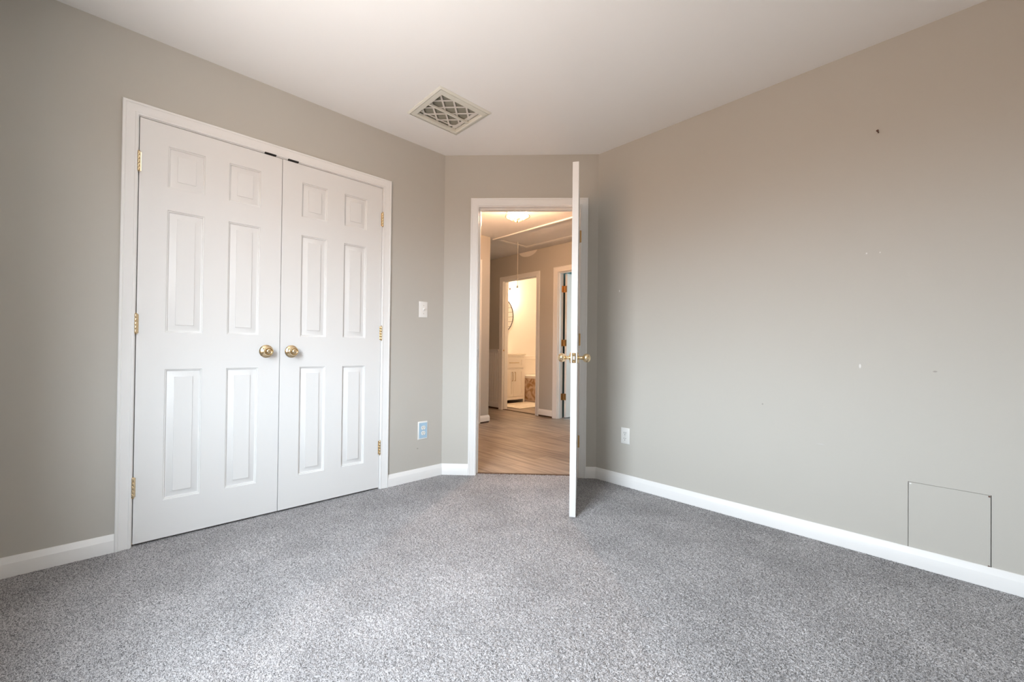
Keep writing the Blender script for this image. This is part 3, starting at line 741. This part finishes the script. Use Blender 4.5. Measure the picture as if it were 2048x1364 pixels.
obj('glass', MB().lathe((-5.618, 5.245, 1.607), (1, 0, 0), [(0, 0), (.342, 0), (.342, .006), (0, .006)], 64), m_mirror, mi)
sc = thing('vanity_light', (-5.62, 5.25, 2.13), 'black vanity light with lit bulbs above the round mirror', 'wall light')
b = MB(); b.box(-5.619, -5.600, 5.16, 5.34, 2.10, 2.18); b.tube([(-5.56, 5.04, 2.12), (-5.56, 5.46, 2.12)], .008, 10); b.tube([(-5.60, 5.25, 2.12), (-5.56, 5.25, 2.12)], .008, 10)
obj('bar', b, m_black, sc)
for yv in (5.05, 5.445):
    obj('socket', MB().lathe((-5.56, yv, 2.125), (0, 0, -1), [(0, 0), (.016, 0), (.016, .018), (.020, .020), (.020, .030), (.014, .034), (.014, .046), (0, .046)], 20), m_black, sc)
    obj('bulb', MB().lathe((-5.56, yv, 2.077), (0, 0, -1), [(0, 0), (.013, 0), (.014, .015), (.030, .045), (.034, .065), (.028, .085), (.015, .096), (0, .099)], 24), m_bulb2, sc)
    l = bpy.data.lights.new('vanity_bulb_light', 'POINT'); l.energy = 22; l.color = (1.0, 0.68, 0.44); l.shadow_soft_size = .04
    lo = bpy.data.objects.new('vanity_bulb_light', l); lo.location = (-5.49, yv, 2.00); C.objects.link(lo)
tb = thing('bathtub', (-4.8, 6.08, 0), 'white bathtub with glossy front behind the vanity', 'bathtub')
ty0, ty1, tx0, tx1, tz = 5.705, 6.455, -5.615, -3.905, .472
b = MB()
b.box(tx0, tx1, ty0 + .010, ty0 + .035, .0, tz - .045)
obj('apron', b, m_apron_refl, tb, bevel=.004)['label'] = 'glossy front with tan and cream reflections painted in'
rc = lambda i, z: [(tx0 + i, ty0 + i, z), (tx1 - i, ty0 + i, z), (tx1 - i, ty1 - i * .6, z), (tx0 + i, ty1 - i * .6, z)]
b = MB().loft([rc(0, tz - .045), rc(0, tz - .006), rc(.006, tz), rc(.075, tz), rc(.095, tz - .02), rc(.15, .14), rc(.20, .10)], caps=False)
n0 = len(b.v); b.f.append((n0 - 4, n0 - 3, n0 - 2, n0 - 1))
obj('basin', b, m_tub, tb)
b = MB(); b.box(-5.621, -5.606, 5.72, 6.455, tz + .002, .775); b.box(-5.621, -5.585, 5.60, 6.455, .775, .845)
struct('trim_8', b, m_cab, 'white splash ledge on the wall above the bathtub', 'wall trim', bevel=.004)
bm_ = thing('bath_mat', (-4.95, 5.15, 0), 'cream cotton bath mat on the floor before the vanity', 'bath mat')
b = MB()
q4 = [(-4.905, 4.790), (-4.665, 4.815), (-4.70, 5.575), (-5.215, 5.555)]
q4 = [(-4.90, 4.80), (-4.63, 4.80), (-4.63, 5.56), (-5.20, 5.56), (-5.20, 4.80)]
b.prism([(-5.19, 4.795), (-4.635, 4.795), (-4.635, 5.545), (-5.19, 5.545)], 0, .014)
obj('pile', b, m_mat, bm_, bevel=.005)
b = MB()
for i in range(5): b.box(-5.15, -4.675, 4.87 + i * .145, 4.875 + i * .145, .0135, .0165)
obj('stripe', b, m_mat, bm_)
tr = thing('towel_rack', (-4.5, 6.455, 1.6), 'thin dark wire rack reflected in the round bathroom mirror', 'towel rack')
b = MB()
for xx in (-5.0, -4.0): obj('upright', MB().tube([(xx, 6.44, 1.20), (xx, 6.44, 2.06)], .006, 8), m_black, tr)
for i in range(8): obj('rung', MB().tube([(-5.0, 6.44, 1.27 + i * .105), (-4.0, 6.44, 1.27 + i * .105)], .0035, 8), m_black, tr)
